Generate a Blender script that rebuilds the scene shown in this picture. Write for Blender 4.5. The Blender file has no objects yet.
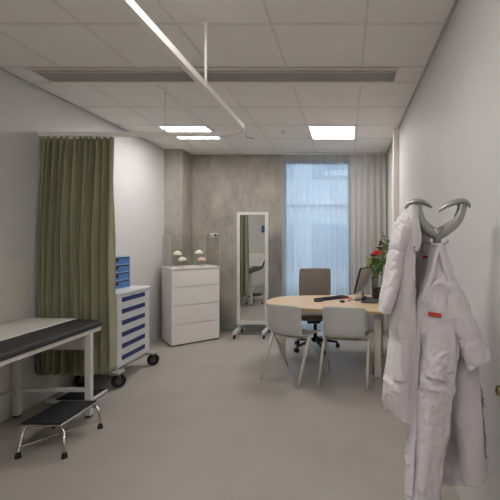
import bpy, bmesh, math, random
from mathutils import Vector, Matrix, noise
random.seed(7)
PI = math.pi
COL = bpy.context.scene.collection
F = 375.0; PX, PY, EH = 347.0, 239.5, 1.47      # focal length (px), vanishing point, eye height

def at(px, py, Y):                               # photo point at distance Y -> world point
    return Vector(((px-PX)*Y/F, Y, EH-(py-PY)*Y/F))

# ------------------------------------------------------------------ materials
def mat(name, col, rough=.6, metal=0., bump=0., bscale=60., var=0., vscale=6., spec=.5, sheen=0., trans=0., ior=1.45, stretch=None):
    m = bpy.data.materials.new(name); m.use_nodes = True
    nt = m.node_tree; N = nt.nodes; L = nt.links
    b = N['Principled BSDF']
    b.inputs['Base Color'].default_value = (*col, 1); b.inputs['Roughness'].default_value = rough
    b.inputs['Metallic'].default_value = metal; b.inputs['Specular IOR Level'].default_value = spec
    b.inputs['Sheen Weight'].default_value = sheen; b.inputs['Transmission Weight'].default_value = trans
    b.inputs['IOR'].default_value = ior
    tc = N.new('ShaderNodeTexCoord'); mp = N.new('ShaderNodeMapping'); L.new(tc.outputs['Object'], mp.inputs[0])
    if stretch: mp.inputs['Scale'].default_value = stretch
    if var > 0:
        n = N.new('ShaderNodeTexNoise'); n.inputs['Scale'].default_value = vscale; n.inputs['Detail'].default_value = 6
        L.new(mp.outputs[0], n.inputs['Vector'])
        r = N.new('ShaderNodeValToRGB'); r.color_ramp.elements[0].position = .3; r.color_ramp.elements[1].position = .7
        r.color_ramp.elements[0].color = (*[c*(1-var) for c in col], 1)
        r.color_ramp.elements[1].color = (*[min(1, c*(1+var)) for c in col], 1)
        L.new(n.outputs['Fac'], r.inputs[0]); L.new(r.outputs[0], b.inputs['Base Color'])
    if bump > 0:
        n2 = N.new('ShaderNodeTexNoise'); n2.inputs['Scale'].default_value = bscale; n2.inputs['Detail'].default_value = 4
        L.new(mp.outputs[0], n2.inputs['Vector'])
        bp = N.new('ShaderNodeBump'); bp.inputs['Strength'].default_value = bump; bp.inputs['Distance'].default_value = .01
        L.new(n2.outputs['Fac'], bp.inputs['Height']); L.new(bp.outputs[0], b.inputs['Normal'])
    return m

def emit(name, col, s):
    m = bpy.data.materials.new(name); m.use_nodes = True; nt = m.node_tree
    for n in list(nt.nodes):
        if n.type == 'BSDF_PRINCIPLED': nt.nodes.remove(n)
    e = nt.nodes.new('ShaderNodeEmission'); e.inputs[0].default_value = (*col, 1); e.inputs[1].default_value = s
    nt.links.new(e.outputs[0], nt.nodes['Material Output'].inputs[0]); return m

def sheer(name, col, opac, tl=.6):
    m = bpy.data.materials.new(name); m.use_nodes = True; nt = m.node_tree; N = nt.nodes; L = nt.links
    N.remove(N['Principled BSDF'])
    d = N.new('ShaderNodeBsdfDiffuse'); t = N.new('ShaderNodeBsdfTranslucent'); tr = N.new('ShaderNodeBsdfTransparent')
    d.inputs[0].default_value = (*col, 1); t.inputs[0].default_value = (*col, 1)
    a = N.new('ShaderNodeMixShader'); a.inputs[0].default_value = tl
    L.new(d.outputs[0], a.inputs[1]); L.new(t.outputs[0], a.inputs[2])
    tc = N.new('ShaderNodeTexCoord'); mp = N.new('ShaderNodeMapping'); mp.inputs['Scale'].default_value = (1, 1, .05)
    n = N.new('ShaderNodeTexNoise'); n.inputs['Scale'].default_value = 14; L.new(tc.outputs['Object'], mp.inputs[0]); L.new(mp.outputs[0], n.inputs['Vector'])
    mr = N.new('ShaderNodeMapRange'); mr.inputs['To Min'].default_value = opac-.04; mr.inputs['To Max'].default_value = opac+.04
    L.new(n.outputs['Fac'], mr.inputs[0])
    b = N.new('ShaderNodeMixShader'); L.new(mr.outputs[0], b.inputs[0]); L.new(tr.outputs[0], b.inputs[1]); L.new(a.outputs[0], b.inputs[2])
    L.new(b.outputs[0], N['Material Output'].inputs[0]); return m

def glass(name, tint=(.95, .97, .97), refl=.08, rough=.02):
    m = bpy.data.materials.new(name); m.use_nodes = True; nt = m.node_tree; N = nt.nodes; L = nt.links
    N.remove(N['Principled BSDF'])
    tr = N.new('ShaderNodeBsdfTransparent'); tr.inputs[0].default_value = (*tint, 1)
    g = N.new('ShaderNodeBsdfGlossy'); g.inputs['Roughness'].default_value = rough
    lw = N.new('ShaderNodeLayerWeight'); lw.inputs['Blend'].default_value = .5
    pw = N.new('ShaderNodeMath'); pw.operation = 'POWER'; pw.inputs[1].default_value = 5; L.new(lw.outputs['Facing'], pw.inputs[0])
    ad = N.new('ShaderNodeMath'); ad.operation = 'ADD'; ad.inputs[1].default_value = refl*.4; ad.use_clamp = True; L.new(pw.outputs[0], ad.inputs[0])
    x = N.new('ShaderNodeMixShader'); L.new(ad.outputs[0], x.inputs[0]); L.new(tr.outputs[0], x.inputs[1]); L.new(g.outputs[0], x.inputs[2])
    L.new(x.outputs[0], N['Material Output'].inputs[0]); return m

def concrete(name):
    m = bpy.data.materials.new(name); m.use_nodes = True; nt = m.node_tree; N = nt.nodes; L = nt.links
    b = N['Principled BSDF']; b.inputs['Roughness'].default_value = .75
    tc = N.new('ShaderNodeTexCoord')
    def nz(scale, det, sc=(1, 1, 1)):
        mp = N.new('ShaderNodeMapping'); mp.inputs['Scale'].default_value = sc
        L.new(tc.outputs['Object'], mp.inputs[0]); n = N.new('ShaderNodeTexNoise'); n.inputs['Scale'].default_value = scale
        n.inputs['Detail'].default_value = det; n.inputs['Roughness'].default_value = .65; L.new(mp.outputs[0], n.inputs['Vector']); return n
    big = nz(1.6, 8); streak = nz(3.2, 7, (1.5, 1.5, .55)); fine = nz(28, 5)
    a = N.new('ShaderNodeMath'); a.operation = 'MULTIPLY_ADD'; a.inputs[1].default_value = .5; L.new(streak.outputs['Fac'], a.inputs[0])
    s1 = N.new('ShaderNodeMath'); s1.operation = 'MULTIPLY'; s1.inputs[1].default_value = .5; L.new(big.outputs['Fac'], s1.inputs[0]); L.new(s1.outputs[0], a.inputs[2])
    a2 = N.new('ShaderNodeMath'); a2.operation = 'MULTIPLY_ADD'; a2.inputs[1].default_value = .25; L.new(fine.outputs['Fac'], a2.inputs[0]); L.new(a.outputs[0], a2.inputs[2])
    r = N.new('ShaderNodeValToRGB'); r.color_ramp.elements[0].position = .45; r.color_ramp.elements[1].position = .82
    r.color_ramp.elements[0].color = (.25, .23, .20, 1); r.color_ramp.elements[1].color = (.54, .50, .445, 1)
    L.new(a2.outputs[0], r.inputs[0]); L.new(r.outputs[0], b.inputs['Base Color'])
    vo = N.new('ShaderNodeTexVoronoi'); vo.inputs['Scale'].default_value = 9; L.new(tc.outputs['Object'], vo.inputs['Vector'])
    vr = N.new('ShaderNodeMapRange'); vr.inputs['From Max'].default_value = .09; L.new(vo.outputs['Distance'], vr.inputs[0])
    ml = N.new('ShaderNodeMath'); ml.operation = 'MULTIPLY'; L.new(vr.outputs[0], ml.inputs[0]); L.new(fine.outputs['Fac'], ml.inputs[1])
    bp = N.new('ShaderNodeBump'); bp.inputs['Strength'].default_value = .35; bp.inputs['Distance'].default_value = .008
    L.new(ml.outputs[0], bp.inputs['Height']); L.new(bp.outputs[0], b.inputs['Normal'])
    return m

def wood(name, c1, c2):
    m = mat(name, c1, .38)
    nt = m.node_tree; N = nt.nodes; L = nt.links
    tc = N.new('ShaderNodeTexCoord'); mp = N.new('ShaderNodeMapping'); mp.inputs['Scale'].default_value = (1.2, 14, 14)
    n = N.new('ShaderNodeTexNoise'); n.inputs['Scale'].default_value = 3; n.inputs['Detail'].default_value = 8
    r = N.new('ShaderNodeValToRGB'); r.color_ramp.elements[0].position = .35; r.color_ramp.elements[1].position = .7
    r.color_ramp.elements[0].color = (*c1, 1); r.color_ramp.elements[1].color = (*c2, 1)
    L.new(tc.outputs['Object'], mp.inputs[0]); L.new(mp.outputs[0], n.inputs['Vector']); L.new(n.outputs['Fac'], r.inputs[0])
    L.new(r.outputs[0], N['Principled BSDF'].inputs['Base Color']); return m

M = dict(
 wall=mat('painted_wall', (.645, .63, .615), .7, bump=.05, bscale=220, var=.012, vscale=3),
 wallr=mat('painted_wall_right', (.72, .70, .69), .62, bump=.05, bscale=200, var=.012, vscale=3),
 panel=mat('wall_panel', (.69, .66, .605), .5, var=.01),
 tile=mat('ceiling_tile', (.87, .85, .825), .9, bump=.1, bscale=400, var=.02, vscale=5),
 tbar=mat('ceiling_grid_groove_shade', (.74, .72, .695), .6, var=.02),  # T-bars toned darker than the tiles: groove shadow put into the colour
 angle=mat('wall_angle_metal', (.50, .485, .46), .6, var=.02),
 floor=mat('vinyl_floor', (.39, .355, .315), .42, var=.05, vscale=2.2, bump=.02, bscale=90, spec=.4),
 conc=concrete('concrete'),
 base=mat('baseboard_grey', (.33, .34, .34), .55, var=.03),
 white=mat('white_lacquer', (.66, .635, .60), .4, var=.01),
 cab=mat('cabinet_white', (.80, .765, .725), .42, var=.01),
 gap=mat('shadow_gap', (.12, .11, .10), .8, var=.02),
 rail=mat('rail_white', (.92, .88, .82), .45, var=.01),
 slot=mat('slot_dark', (.03, .03, .028), .7, var=.05),
 louvre=mat('louvre_grey', (.50, .485, .46), .6, metal=.0, var=.06, vscale=30),
 ventf=mat('vent_frame', (.86, .80, .74), .5, var=.01),
 green=mat('green_curtain', (.30, .292, .185), .85, bump=.25, bscale=300, var=.05, vscale=8, sheen=.15),
 mattress=mat('black_vinyl', (.036, .035, .034), .62, bump=.1, bscale=150, var=.05),
 paper=mat('paper_sheet', (.74, .71, .675), .8, bump=.3, bscale=25, var=.02),
 frame=mat('bed_frame', (.68, .655, .62), .4, var=.01),
 chrome=mat('chrome', (.62, .60, .57), .2, metal=1, var=.02),
 rubber=mat('black_rubber', (.014, .014, .016), .75, bump=.4, bscale=120, var=.1, vscale=40),
 foot=mat('rubber_foot', (.012, .012, .012), .7, var=.05),
 cart=mat('cart_white', (.70, .69, .70), .35, var=.01),
 navy=mat('navy_plastic', (.012, .024, .125), .35, var=.03),
 blue=mat('blue_plastic', (.07, .19, .46), .3, var=.04),
 paleblue=mat('pale_blue_plastic', (.26, .42, .66), .3, var=.03),
 castg=mat('caster_grey', (.07, .07, .075), .5, var=.05),
 plate=mat('base_plate', (.38, .385, .35), .4, var=.02),
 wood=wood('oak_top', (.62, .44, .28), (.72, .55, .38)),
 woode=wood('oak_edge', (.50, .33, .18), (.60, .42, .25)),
 legw=mat('desk_leg', (.74, .69, .60), .45, var=.01),
 steel=mat('steel_grey', (.36, .355, .35), .35, metal=.6, var=.03),
 shell=mat('chair_shell', (.60, .60, .575), .4, var=.01),
 chleg=mat('chair_leg', (.70, .68, .62), .35, var=.01),
 fab=mat('taupe_fabric', (.19, .158, .135), .9, bump=.3, bscale=350, var=.05, vscale=40),
 blk=mat('black_plastic', (.018, .018, .02), .45, var=.05),
 screen=mat('screen_back', (.44, .39, .34), .4, var=.03),
 red=mat('red_plastic', (.62, .04, .025), .4, var=.03),
 petal=mat('red_petal', (.80, .045, .02), .6, var=.1, vscale=50),
 dpetal=mat('dark_petal', (.12, .02, .035), .6, var=.1, vscale=50),
 leaf=mat('leaf_green', (.10, .19, .035), .6, var=.2, vscale=30),
 ygreen=mat('yellow_green_petal', (.42, .46, .11), .6, var=.15, vscale=30),
 vase=mat('dark_vase', (.24, .23, .21), .25, var=.05),
 coat=mat('coat_cotton', (.76, .715, .74), .85, bump=.8, bscale=28, var=.02, vscale=6, sheen=.1),
 coatb=mat('coat_cotton_second', (.76, .715, .745), .85, bump=.9, bscale=26, var=.02, vscale=6, sheen=.1),
 label=mat('red_label', (.60, .06, .045), .7, var=.1, vscale=80),
 labelw=mat('label_thread', (.75, .45, .42), .7, var=.05),
 alu=mat('cast_aluminium', (.42, .415, .40), .32, metal=.75, var=.03),
 mirror=mat('mirror_glass', (.82, .84, .83), .01, metal=1, var=.0),
 dome=mat('ivory_model', (.82, .76, .64), .4, var=.04, vscale=60),
 domep=mat('pink_model', (.80, .62, .50), .4, var=.04, vscale=60),
 brass=mat('aged_brass', (.34, .30, .17), .3, metal=1, var=.06),
 acry=glass('clear_acrylic', (.985, .985, .98), .02),
 glz=glass('window_glass', (.90, .95, .97), .05),
 edge=glass('acrylic_edge', (.80, .79, .76), .2),
 wframe=mat('window_frame_dark', (.10, .11, .13), .5, var=.03),
 lamp=emit('lamp_diffuser', (1, .975, .945), 6.6),
 sheer=sheer('sheer_curtain', (.80, .82, .84), .46),
 drape=sheer('gathered_curtain', (.74, .72, .69), .80, .25),
 tape=sheer('curtain_tape', (.74, .73, .70), .55, .4),
 facade=mat('facade_render', (.62, .68, .72), .8, var=.06, vscale=1.5),
 fglass=mat('facade_glass', (.42, .50, .57), .35, var=.12, vscale=2),
 ground=mat('street_paving', (.33, .34, .34), .8, var=.1, vscale=3),
)

# ------------------------------------------------------------------ mesh helper
class MB:
    def __init__(s): s.bm = bmesh.new()
    def box(s, c, size, rz=0, rx=0, ry=0):
        m = Matrix.Translation(Vector(c)) @ Matrix.Rotation(rz, 4, 'Z') @ Matrix.Rotation(ry, 4, 'Y') @ Matrix.Rotation(rx, 4, 'X') @ Matrix.Diagonal((*size, 1))
        bmesh.ops.create_cube(s.bm, size=1, matrix=m); return s
    def bb(s, x0, x1, y0, y1, z0, z1):
        return s.box(((x0+x1)/2, (y0+y1)/2, (z0+z1)/2), (x1-x0, y1-y0, z1-z0))
    def cyl(s, p0, p1, r0, r1=None, seg=16):
        p0 = Vector(p0); p1 = Vector(p1); d = p1-p0; r1 = r0 if r1 is None else r1
        q = d.to_track_quat('Z', 'Y').to_matrix().to_4x4()
        m = Matrix.Translation((p0+p1)/2) @ q
        bmesh.ops.create_cone(s.bm, cap_ends=True, segments=seg, radius1=r0, radius2=r1, depth=d.length, matrix=m); return s
    def sph(s, c, r, sc=(1, 1, 1), seg=14):
        bmesh.ops.create_uvsphere(s.bm, u_segments=seg, v_segments=max(6, seg*2//3), radius=r, matrix=Matrix.Translation(Vector(c)) @ Matrix.Diagonal((*sc, 1))); return s
    def loft(s, rings, closed=True, cap=True):
        vs = [[s.bm.verts.new(p) for p in r] for r in rings]; n = len(vs[0])
        for a, b in zip(vs, vs[1:]):
            for i in range(n if closed else n-1):
                j = (i+1) % n
                try: s.bm.faces.new((a[i], a[j], b[j], b[i]))
                except ValueError: pass
        if cap and closed:
            s.bm.faces.new(list(reversed(vs[0]))); s.bm.faces.new(vs[-1])
        return s
    def tube(s, pts, r, seg=10, ell=None):
        pts = [Vector(p) for p in pts]; n = len(pts); rr = r if isinstance(r, (list, tuple)) else [r]*n
        rings = []; up = None
        for i, p in enumerate(pts):
            t = (pts[min(i+1, n-1)]-pts[max(i-1, 0)]).normalized()
            if up is None: up = Vector((0, 1, 0)) if abs(t.y) < .9 else Vector((1, 0, 0))
            side = t.cross(up).normalized(); up = side.cross(t).normalized()
            e = ell[i] if isinstance(ell, list) else (ell or 1)
            rings.append([p + side*math.cos(2*PI*k/seg)*rr[i] + up*math.sin(2*PI*k/seg)*rr[i]*e for k in range(seg)])
        return s.loft(rings)
    def lathe(s, prof, c=(0, 0, 0), seg=24):
        c = Vector(c)
        return s.loft([[c+Vector((max(r, .0004)*math.cos(2*PI*k/seg), max(r, .0004)*math.sin(2*PI*k/seg), z)) for k in range(seg)] for r, z in prof])
    def prism(s, poly, z0, z1):
        return s.loft([[Vector((x, y, z0)) for x, y in poly], [Vector((x, y, z1)) for x, y in poly]])
    def build(s, name, m, parent=None, smooth=False, bevel=0, bseg=2, world=True, solid=0, sub=0):
        bm = s.bm; bmesh.ops.recalc_face_normals(bm, faces=bm.faces)
        me = bpy.data.meshes.new(name); bm.to_mesh(me); bm.free()
        o = bpy.data.objects.new(name, me); COL.objects.link(o)
        if parent is not None:
            if world: me.transform(wm(parent).inverted())
            o.parent = parent
        me.materials.append(m)
        if smooth:
            for p in me.polygons: p.use_smooth = True
        if solid:
            k = o.modifiers.new('solid', 'SOLIDIFY'); k.thickness = solid; k.offset = 0
        if bevel:
            k = o.modifiers.new('bevel', 'BEVEL'); k.width = bevel; k.segments = bseg; k.limit_method = 'ANGLE'; k.angle_limit = .6
            for p in me.polygons: p.use_smooth = True
            k.harden_normals = True
        if sub:
            k = o.modifiers.new('sub', 'SUBSURF'); k.levels = sub; k.render_levels = sub
        return o

def wm(o):
    m = Matrix.Translation(o.location) @ Matrix.Rotation(o.rotation_euler.z, 4, 'Z')
    return wm(o.parent) @ m if o.parent else m

def tag(o, label, cat, group=None, kind=None):
    o['label'] = label; o['category'] = cat
    if group: o['group'] = group
    if kind: o['kind'] = kind
    return o
def thing(name, label, cat, loc=(0, 0, 0), rz=0, group=None):
    o = bpy.data.objects.new(name, None); o.empty_display_size = .1; COL.objects.link(o); o.location = loc; o.rotation_euler = (0, 0, rz)
    return tag(o, label, cat, group)
def struct(o): o['kind'] = 'structure'; return o
def copy_tree(o, parent=None):
    c = o.copy(); COL.objects.link(c)
    if parent: c.parent = parent
    for ch in list(o.children): copy_tree(ch, c)
    return c
def cr(p0, p1, p2, p3, t):
    return .5*((2*p1)+(p2-p0)*t+(2*p0-5*p1+4*p2-p3)*t*t+(3*p1-p0-3*p2+p3)*t*t*t)
def spline(pts, n, closed=False):
    pts = [Vector(p) for p in pts]; m = len(pts); out = []
    segs = m if closed else m-1
    for k in range(n if closed else n+1):
        u = k/n*segs; i = min(int(u), segs-1); t = u-i
        g = (lambda j: pts[j % m]) if closed else (lambda j: pts[max(0, min(m-1, j))])
        out.append(cr(g(i-1), g(i), g(i+1), g(i+2), t))
    return out
def cloth(rows, nu, nv, amp=.006, freq=14, seed=0, closed=False, vstretch=.5, fade=0, ridge=0, rfreq=30):
    """surface through rows of control points, with creases"""
    dense = [spline(r, nu, closed) for r in rows]
    cols = list(zip(*dense)); grid = [spline(c, nv) for c in cols]            # grid[u][v]
    nuu = len(grid); out = []
    for v in range(nv+1):
        ring = []
        for u in range(nuu):
            p = grid[u][v]
            a = grid[(u+1) % nuu if closed else min(u+1, nuu-1)][v]; b = grid[(u-1) if (closed or u > 0) else 0][v]
            c = grid[u][min(v+1, nv)]; d = grid[u][max(v-1, 0)]
            n = (a-b).cross(c-d)
            if n.length < 1e-9: n = Vector((0, -1, 0))
            n.normalize()
            q = Vector((p.x*freq, p.y*freq, p.z*freq*vstretch)) + Vector((seed*3.7, seed, -seed))
            h = noise.noise(q) + .5*noise.noise(q*2.3)
            s1 = Vector((p.x+p.z*.55, p.y, p.z-p.x*.4))*9+Vector((seed, 2*seed, 5)); s2 = Vector((p.x-p.z*.7, p.y, p.z+p.x*.6))*15+Vector((7, seed, seed))
            c1_ = max(0, 1-abs(noise.noise(s1))*5.5)**1.3*max(0, min(1, .35+1.6*noise.noise(p*5+Vector((seed, 0, 3)))))
            c2_ = max(0, 1-abs(noise.noise(s2))*5)**1.3*max(0, min(1, .2+1.9*noise.noise(p*6+Vector((3, seed, 9)))))
            w = min(1, v/nv*fade) if fade else 1
            s3 = p*34+Vector((seed, 4, 1))
            c3_ = (.5-abs(noise.noise(s3)))*max(0, min(1, 2.2*noise.noise(p*7+Vector((9, 1, seed)))))
            off = (amp*h + ridge*(1.3*c1_+.8*c2_+.9*c3_))*w
            ring.append(p+n*off)
        out.append(ring)
    return out

# ================================================================== THE SETTING
XL, XR, YB, YN, ZC = -2.78, .64, 6.07, -1.3, 2.84
struct(MB().bb(XL-.2, XR+.2, YN-.2, YB+.35, -.1, 0).build('floor', M['floor']))
struct(MB().bb(XL-.2, XR+.2, YN-.2, YB+.35, ZC, ZC+.1).build('ceiling', M['tile']))
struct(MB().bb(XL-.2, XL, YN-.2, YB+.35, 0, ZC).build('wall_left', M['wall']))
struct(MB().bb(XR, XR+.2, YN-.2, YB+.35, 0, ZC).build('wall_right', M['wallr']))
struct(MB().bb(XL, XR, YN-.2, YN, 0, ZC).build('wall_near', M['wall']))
struct(MB().bb(XL, -1.05, YB, YB+.3, 0, ZC).build('wall_back', M['conc']))
struct(MB().bb(.07, XR, YB, YB+.3, 0, ZC).build('wall_back_right', M['wall']))
struct(MB().bb(-1.05, .07, YB, YB+.3, 2.80, ZC).build('wall_back_above_window', M['conc']))
col = MB().bb(XL, -2.50, 5.70, YB, 0, ZC).build('wall_column', M['conc']); struct(col)
# ceiling grid
g = MB()
for x in (-2.28, -1.68, -1.08, -.48, .12): g.bb(x-.008, x+.008, YN, YB, ZC-.003, ZC-.0002)
for y in (-1.222, -.622, -.022, .578, 1.178, 1.778, 2.378, 2.978, 3.278, 3.878, 4.478, 5.078, 5.678): g.bb(XL, XR, y-.008, y+.008, ZC-.0034, ZC-.0002)
struct(g.build('trim_1', M['tbar']))
g = MB(); g.bb(XL, XL+.022, YN, 5.70, ZC-.004, ZC-.0003); g.bb(XR-.022, XR, YN, YB, ZC-.0045, ZC-.0003)
g.bb(-2.5, XR, YB-.022, YB, ZC-.005, ZC-.0003); struct(g.build('trim_2', M['angle']))
struct(MB().bb(-2.50, -1.05, YB-.014, YB, 0, .105).build('baseboard_back', M['base'], bevel=.003))
struct(MB().bb(XR-.068, XR, 4.60, 4.70, 0, ZC-.005).build('trim_3', M['rail'], bevel=.004))
struct(MB().bb(XL, XL+.006, YN+.3, 3.24, .10, 1.31).build('trim_4', M['panel'], bevel=.002))
# window
wf = MB()
for a in ((-1.05, -1.0), (.02, .07)): wf.bb(a[0], a[1], 6.14, 6.22, 0, 2.80)
wf.bb(-1.0, .02, 6.14, 6.22, 2.715, 2.80); wf.bb(-1.0, .02, 6.14, 6.22, 0, .06)
w1 = struct(wf.build('window_1', M['wframe']))
MB().bb(-1.0, .02, 6.178, 6.184, .06, 2.715).build('pane', M['glz'], w1)

# ceiling lights
for i, (x, lab) in enumerate(((-1.98, 'square white ceiling light panel behind the curtain rail bend, above the chest of drawers'), (-.18, 'square white ceiling light panel above the desk, in front of the window'))):
    t = thing('ceiling_light', lab, 'ceiling light', (x, 4.778, ZC-.016), 0, 'square ceiling light panels')
    lamp0 = t
    f = MB()
    for sx, sy, w, h in ((0, -.283, .588, .022), (0, .283, .588, .022), (-.283, 0, .022, .544), (.283, 0, .022, .544)): f.box((sx, sy, .0075), (w, h, .011))
    f.build('frame', M['rail'], t, world=False)
    MB().box((0, 0, .0075), (.543, .543, .007)).build('diffuser', M['lamp'], t, world=False)
for x, y, lab in ((-.78, 1.478, 'square ceiling light panel just out of the frame, before the hanging coats'),
                  (-.78, -.922, 'added square fill light panel by the rear wall, unseen behind the camera')):  # rear panel is an added, unseen source that fills the near room
    c = copy_tree(t); c.location = (x, y, ZC-.016); c['label'] = lab
# chilled beam / linear vent
t = thing('ceiling_vent', 'long narrow white and grey air vent strip across the ceiling', 'ceiling vent', (-1.066, 3.128, ZC-.022))
f = MB(); f.box((0, -.139, .008), (2.97, .014, .014)); f.box((0, .118, .008), (2.97, .056, .014)); f.box((-1.475, -.01, .008), (.02, .25, .014)); f.box((1.475, -.01, .008), (.02, .25, .014))
f.build('frame', M['ventf'], t, world=False)
MB().box((0, -.118, .012), (2.93, .026, .006)).build('air_slot', M['slot'], t, world=False)
f = MB(); f.box((0, -.004, .014), (2.93, .19, .004))
for k in range(8): f.box((0, -.085+k*.023, .010), (2.93, .012, .008), rx=.5)
f.build('louvre', M['louvre'], t, world=False)
f = MB(); f.box((0, -.099, .009), (2.93, .008, .012)); f.build('divider', M['ventf'], t, world=False)
# smoke detector
t = thing('smoke_detector', 'small round white smoke detector on the ceiling between the two lights', 'smoke detector', (-.78, 4.76, ZC))
MB().lathe([(.0, -.034), (.03, -.034), (.042, -.028), (.046, -.014)], seg=24).build('sensor_head', M['rail'], t, smooth=True, world=False)
MB().lathe([(.046, -.014), (.062, -.012), (.062, -.002)], seg=24).build('mounting_base', M['rail'], t, world=False)

# ------------------------------------------------------------------ outside
struct(MB().bb(-14, 14, 6.5, 30, -.35, -.2).build('ground', M['ground']))
bt = thing('building', 'pale blue-grey building seen through the sheer curtain and window', 'building', (0, 13, -.2))
MB().bb(-9, 9, 13, 16, -.2, 8).build('facade', M['facade'], bt)
fw = MB()
for z0, z1 in ((.5, 2.0), (3.6, 5.2)):
    for k in range(5):
        x = -6.4+k*2.6
        w = MB().bb(x, x+1.9, 12.96, 12.99, z0, z1).build('window', M['fglass'], bt)
MB().bb(-9, 9, 12.90, 12.99, 2.65, 2.68).build('ledge', M['fglass'], bt)

# ------------------------------------------------------------------ window curtains
def pleated(name, x0, x1, y0, z0, z1, npl, amp, m, seed, lab, cat, drift=.0):
    t = thing(name, lab, cat, ((x0+x1)/2, y0, z0)); rnd = random.Random(seed)
    nu = npl*12; ph = [rnd.uniform(-.35, .35) for _ in range(npl+2)]; am = [rnd.uniform(.55, 1.3) for _ in range(npl+2)]
    def pt(u, v):
        k = u*npl; i = int(k); fr = k-i
        a = am[i]*(1-fr)+am[i+1]*fr; p = ph[i]*(1-fr)+ph[i+1]*fr
        s = math.sin(2*PI*k+p*4*v)
        z = z1+(z0-z1)*v
        x = x0+(x1-x0)*u + drift*v*math.sin(u*7+seed)*.03 + .25*(x1-x0)/npl*math.sin(4*PI*k+p)*(.5+.5*v)
        return Vector((x, y0+amp*a*s*(.55+.45*v)+.008*noise.noise(Vector((x*6, z*1.5, seed))), z))
    zt = .09/(z1-z0)
    MB().loft([[pt(u/nu, v*zt/2) for u in range(nu+1)] for v in range(3)], closed=False).build('heading_tape', M['tape'] if m is M['sheer'] else m, t, smooth=True)
    MB().loft([[pt(u/nu, zt+(1-zt)*v/22) for u in range(nu+1)] for v in range(23)], closed=False).build('curtain_fabric', m, t, smooth=True)
    return t
pleated('sheer_curtain', -1.03, .06, 5.93, .03, 2.815, 12, .024, M['sheer'], 3, 'sheer bluish white curtain covering the lit window', 'curtain', 1)
pleated('sheer_curtain', .045, .625, 5.91, .03, 2.815, 6, .075, M['drape'], 21, 'gathered grey sheer curtain in heavy folds right of the window', 'curtain', 1)
MB().bb(-1.045, .632, 5.90, 5.95, 2.817, 2.832).build('window_curtain_track', M['rail'])
tag(bpy.data.objects['window_curtain_track'], 'slim white curtain track on the ceiling above the window', 'curtain rail')

# ------------------------------------------------------------------ curtain rail
ZR = 2.424; XRl = -.885; R = .26
path = [Vector((XRl, YN+.02, ZR)), Vector((XRl, 1.5, ZR))]
for k in range(0, 13):
    a = k/12*PI/2; path.append(Vector((XRl-R+R*math.cos(a), 3.4-R+R*math.sin(a), ZR)))
path += [Vector((-2.0, 3.4, ZR)), Vector((XL+.004, 3.4, ZR))]
t = thing('curtain_rail', 'white ceiling-hung privacy curtain rail bending over to the left wall', 'curtain rail', (XRl, 3.4, ZR))
rings = []
for i, p in enumerate(path):
    d = (path[min(i+1, len(path)-1)]-path[max(i-1, 0)]).normalized(); s = d.cross(Vector((0, 0, 1)))
    rings.append([p+s*a+Vector((0, 0, b)) for a, b in ((-.017, -.019), (.017, -.019), (.017, .019), (-.017, .019))])
MB().loft(rings).build('rail_track', M['rail'], t)
for x, y in ((XRl, 2.35), (-1.65, 3.4), (XRl, .4)):
    r = MB().cyl((x, y, ZR+.015), (x, y, ZC-.012), .0085, seg=12).build('hanging_rod', M['rail'], t, smooth=True)
    MB().cyl((x, y, ZC-.012), (x, y, ZC), .022, .022, seg=16).build('ceiling_flange', M['rail'], r)
MB().bb(XL, XL+.004, 3.375, 3.425, ZR-.022, ZR+.022).build('wall_bracket', M['rail'], t)
MB().cyl((XRl-.02, 3.37, ZR-.03), (XRl+.05, 3.37, ZR-.05), .004).cyl((XRl-.02, 3.37, ZR-.03), (XRl-.02, 3.37, ZR), .005).build('rail_stop', M['steel'], t)

# ------------------------------------------------------------------ green privacy curtain
t = thing('privacy_curtain', 'olive green pleated privacy curtain bunched against the left wall', 'curtain', (-2.43, 3.4, .26))
NP = 12; rnd = random.Random(5); am = [rnd.uniform(.6, 1.35) for _ in range(NP+2)]; ph = [rnd.uniform(-.8, .8) for _ in range(NP+2)]; wd = [rnd.uniform(.7, 1.5) for _ in range(NP+1)]
cum = [0]
for w in wd: cum.append(cum[-1]+w)
def gp(u, v):
    k = u*NP; i = min(int(k), NP-1); fr = k-i
    a = am[i]*(1-fr)+am[i+1]*fr; p = ph[i]*(1-fr)+ph[i+1]*fr
    uu = (cum[i]+(cum[i+1]-cum[i])*fr)/cum[NP]
    xr = -2.128+.012*v; x = -2.775+(xr+2.775)*uu
    A = (.036+.062*min(1, v*2.2))*a
    x += (.016*math.sin(4*PI*k+2*p)*min(1, v*3)+.014*math.sin(2*PI*k*1.0+1.3+p)*min(1, v*3) + .02*v*math.sin(p*5))*math.sin(PI*min(1, uu*1.0))**.5
    q_ = math.sin(2*PI*k+p*v*1.5); y = 3.425+A*math.copysign(abs(q_)**.6, q_) + .012*noise.noise(Vector((x*9, v*3, 2)))
    z = 2.40+(.262-2.40)*v + .008*math.sin(u*9)*v
    return Vector((max(x, -2.772), y+.005, z))
NU = NP*14
MB().loft([[gp(u/NU, v/40) for u in range(NU+1)] for v in range(41)], closed=False).build('curtain_fabric', M['green'], t, smooth=True, solid=.003)
for k in range(11):
    x = -2.74+k*.058
    MB().bb(x-.008, x+.008, 3.395, 3.405, 2.385, 2.404).build('curtain_glider', M['rail'], t)

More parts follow.
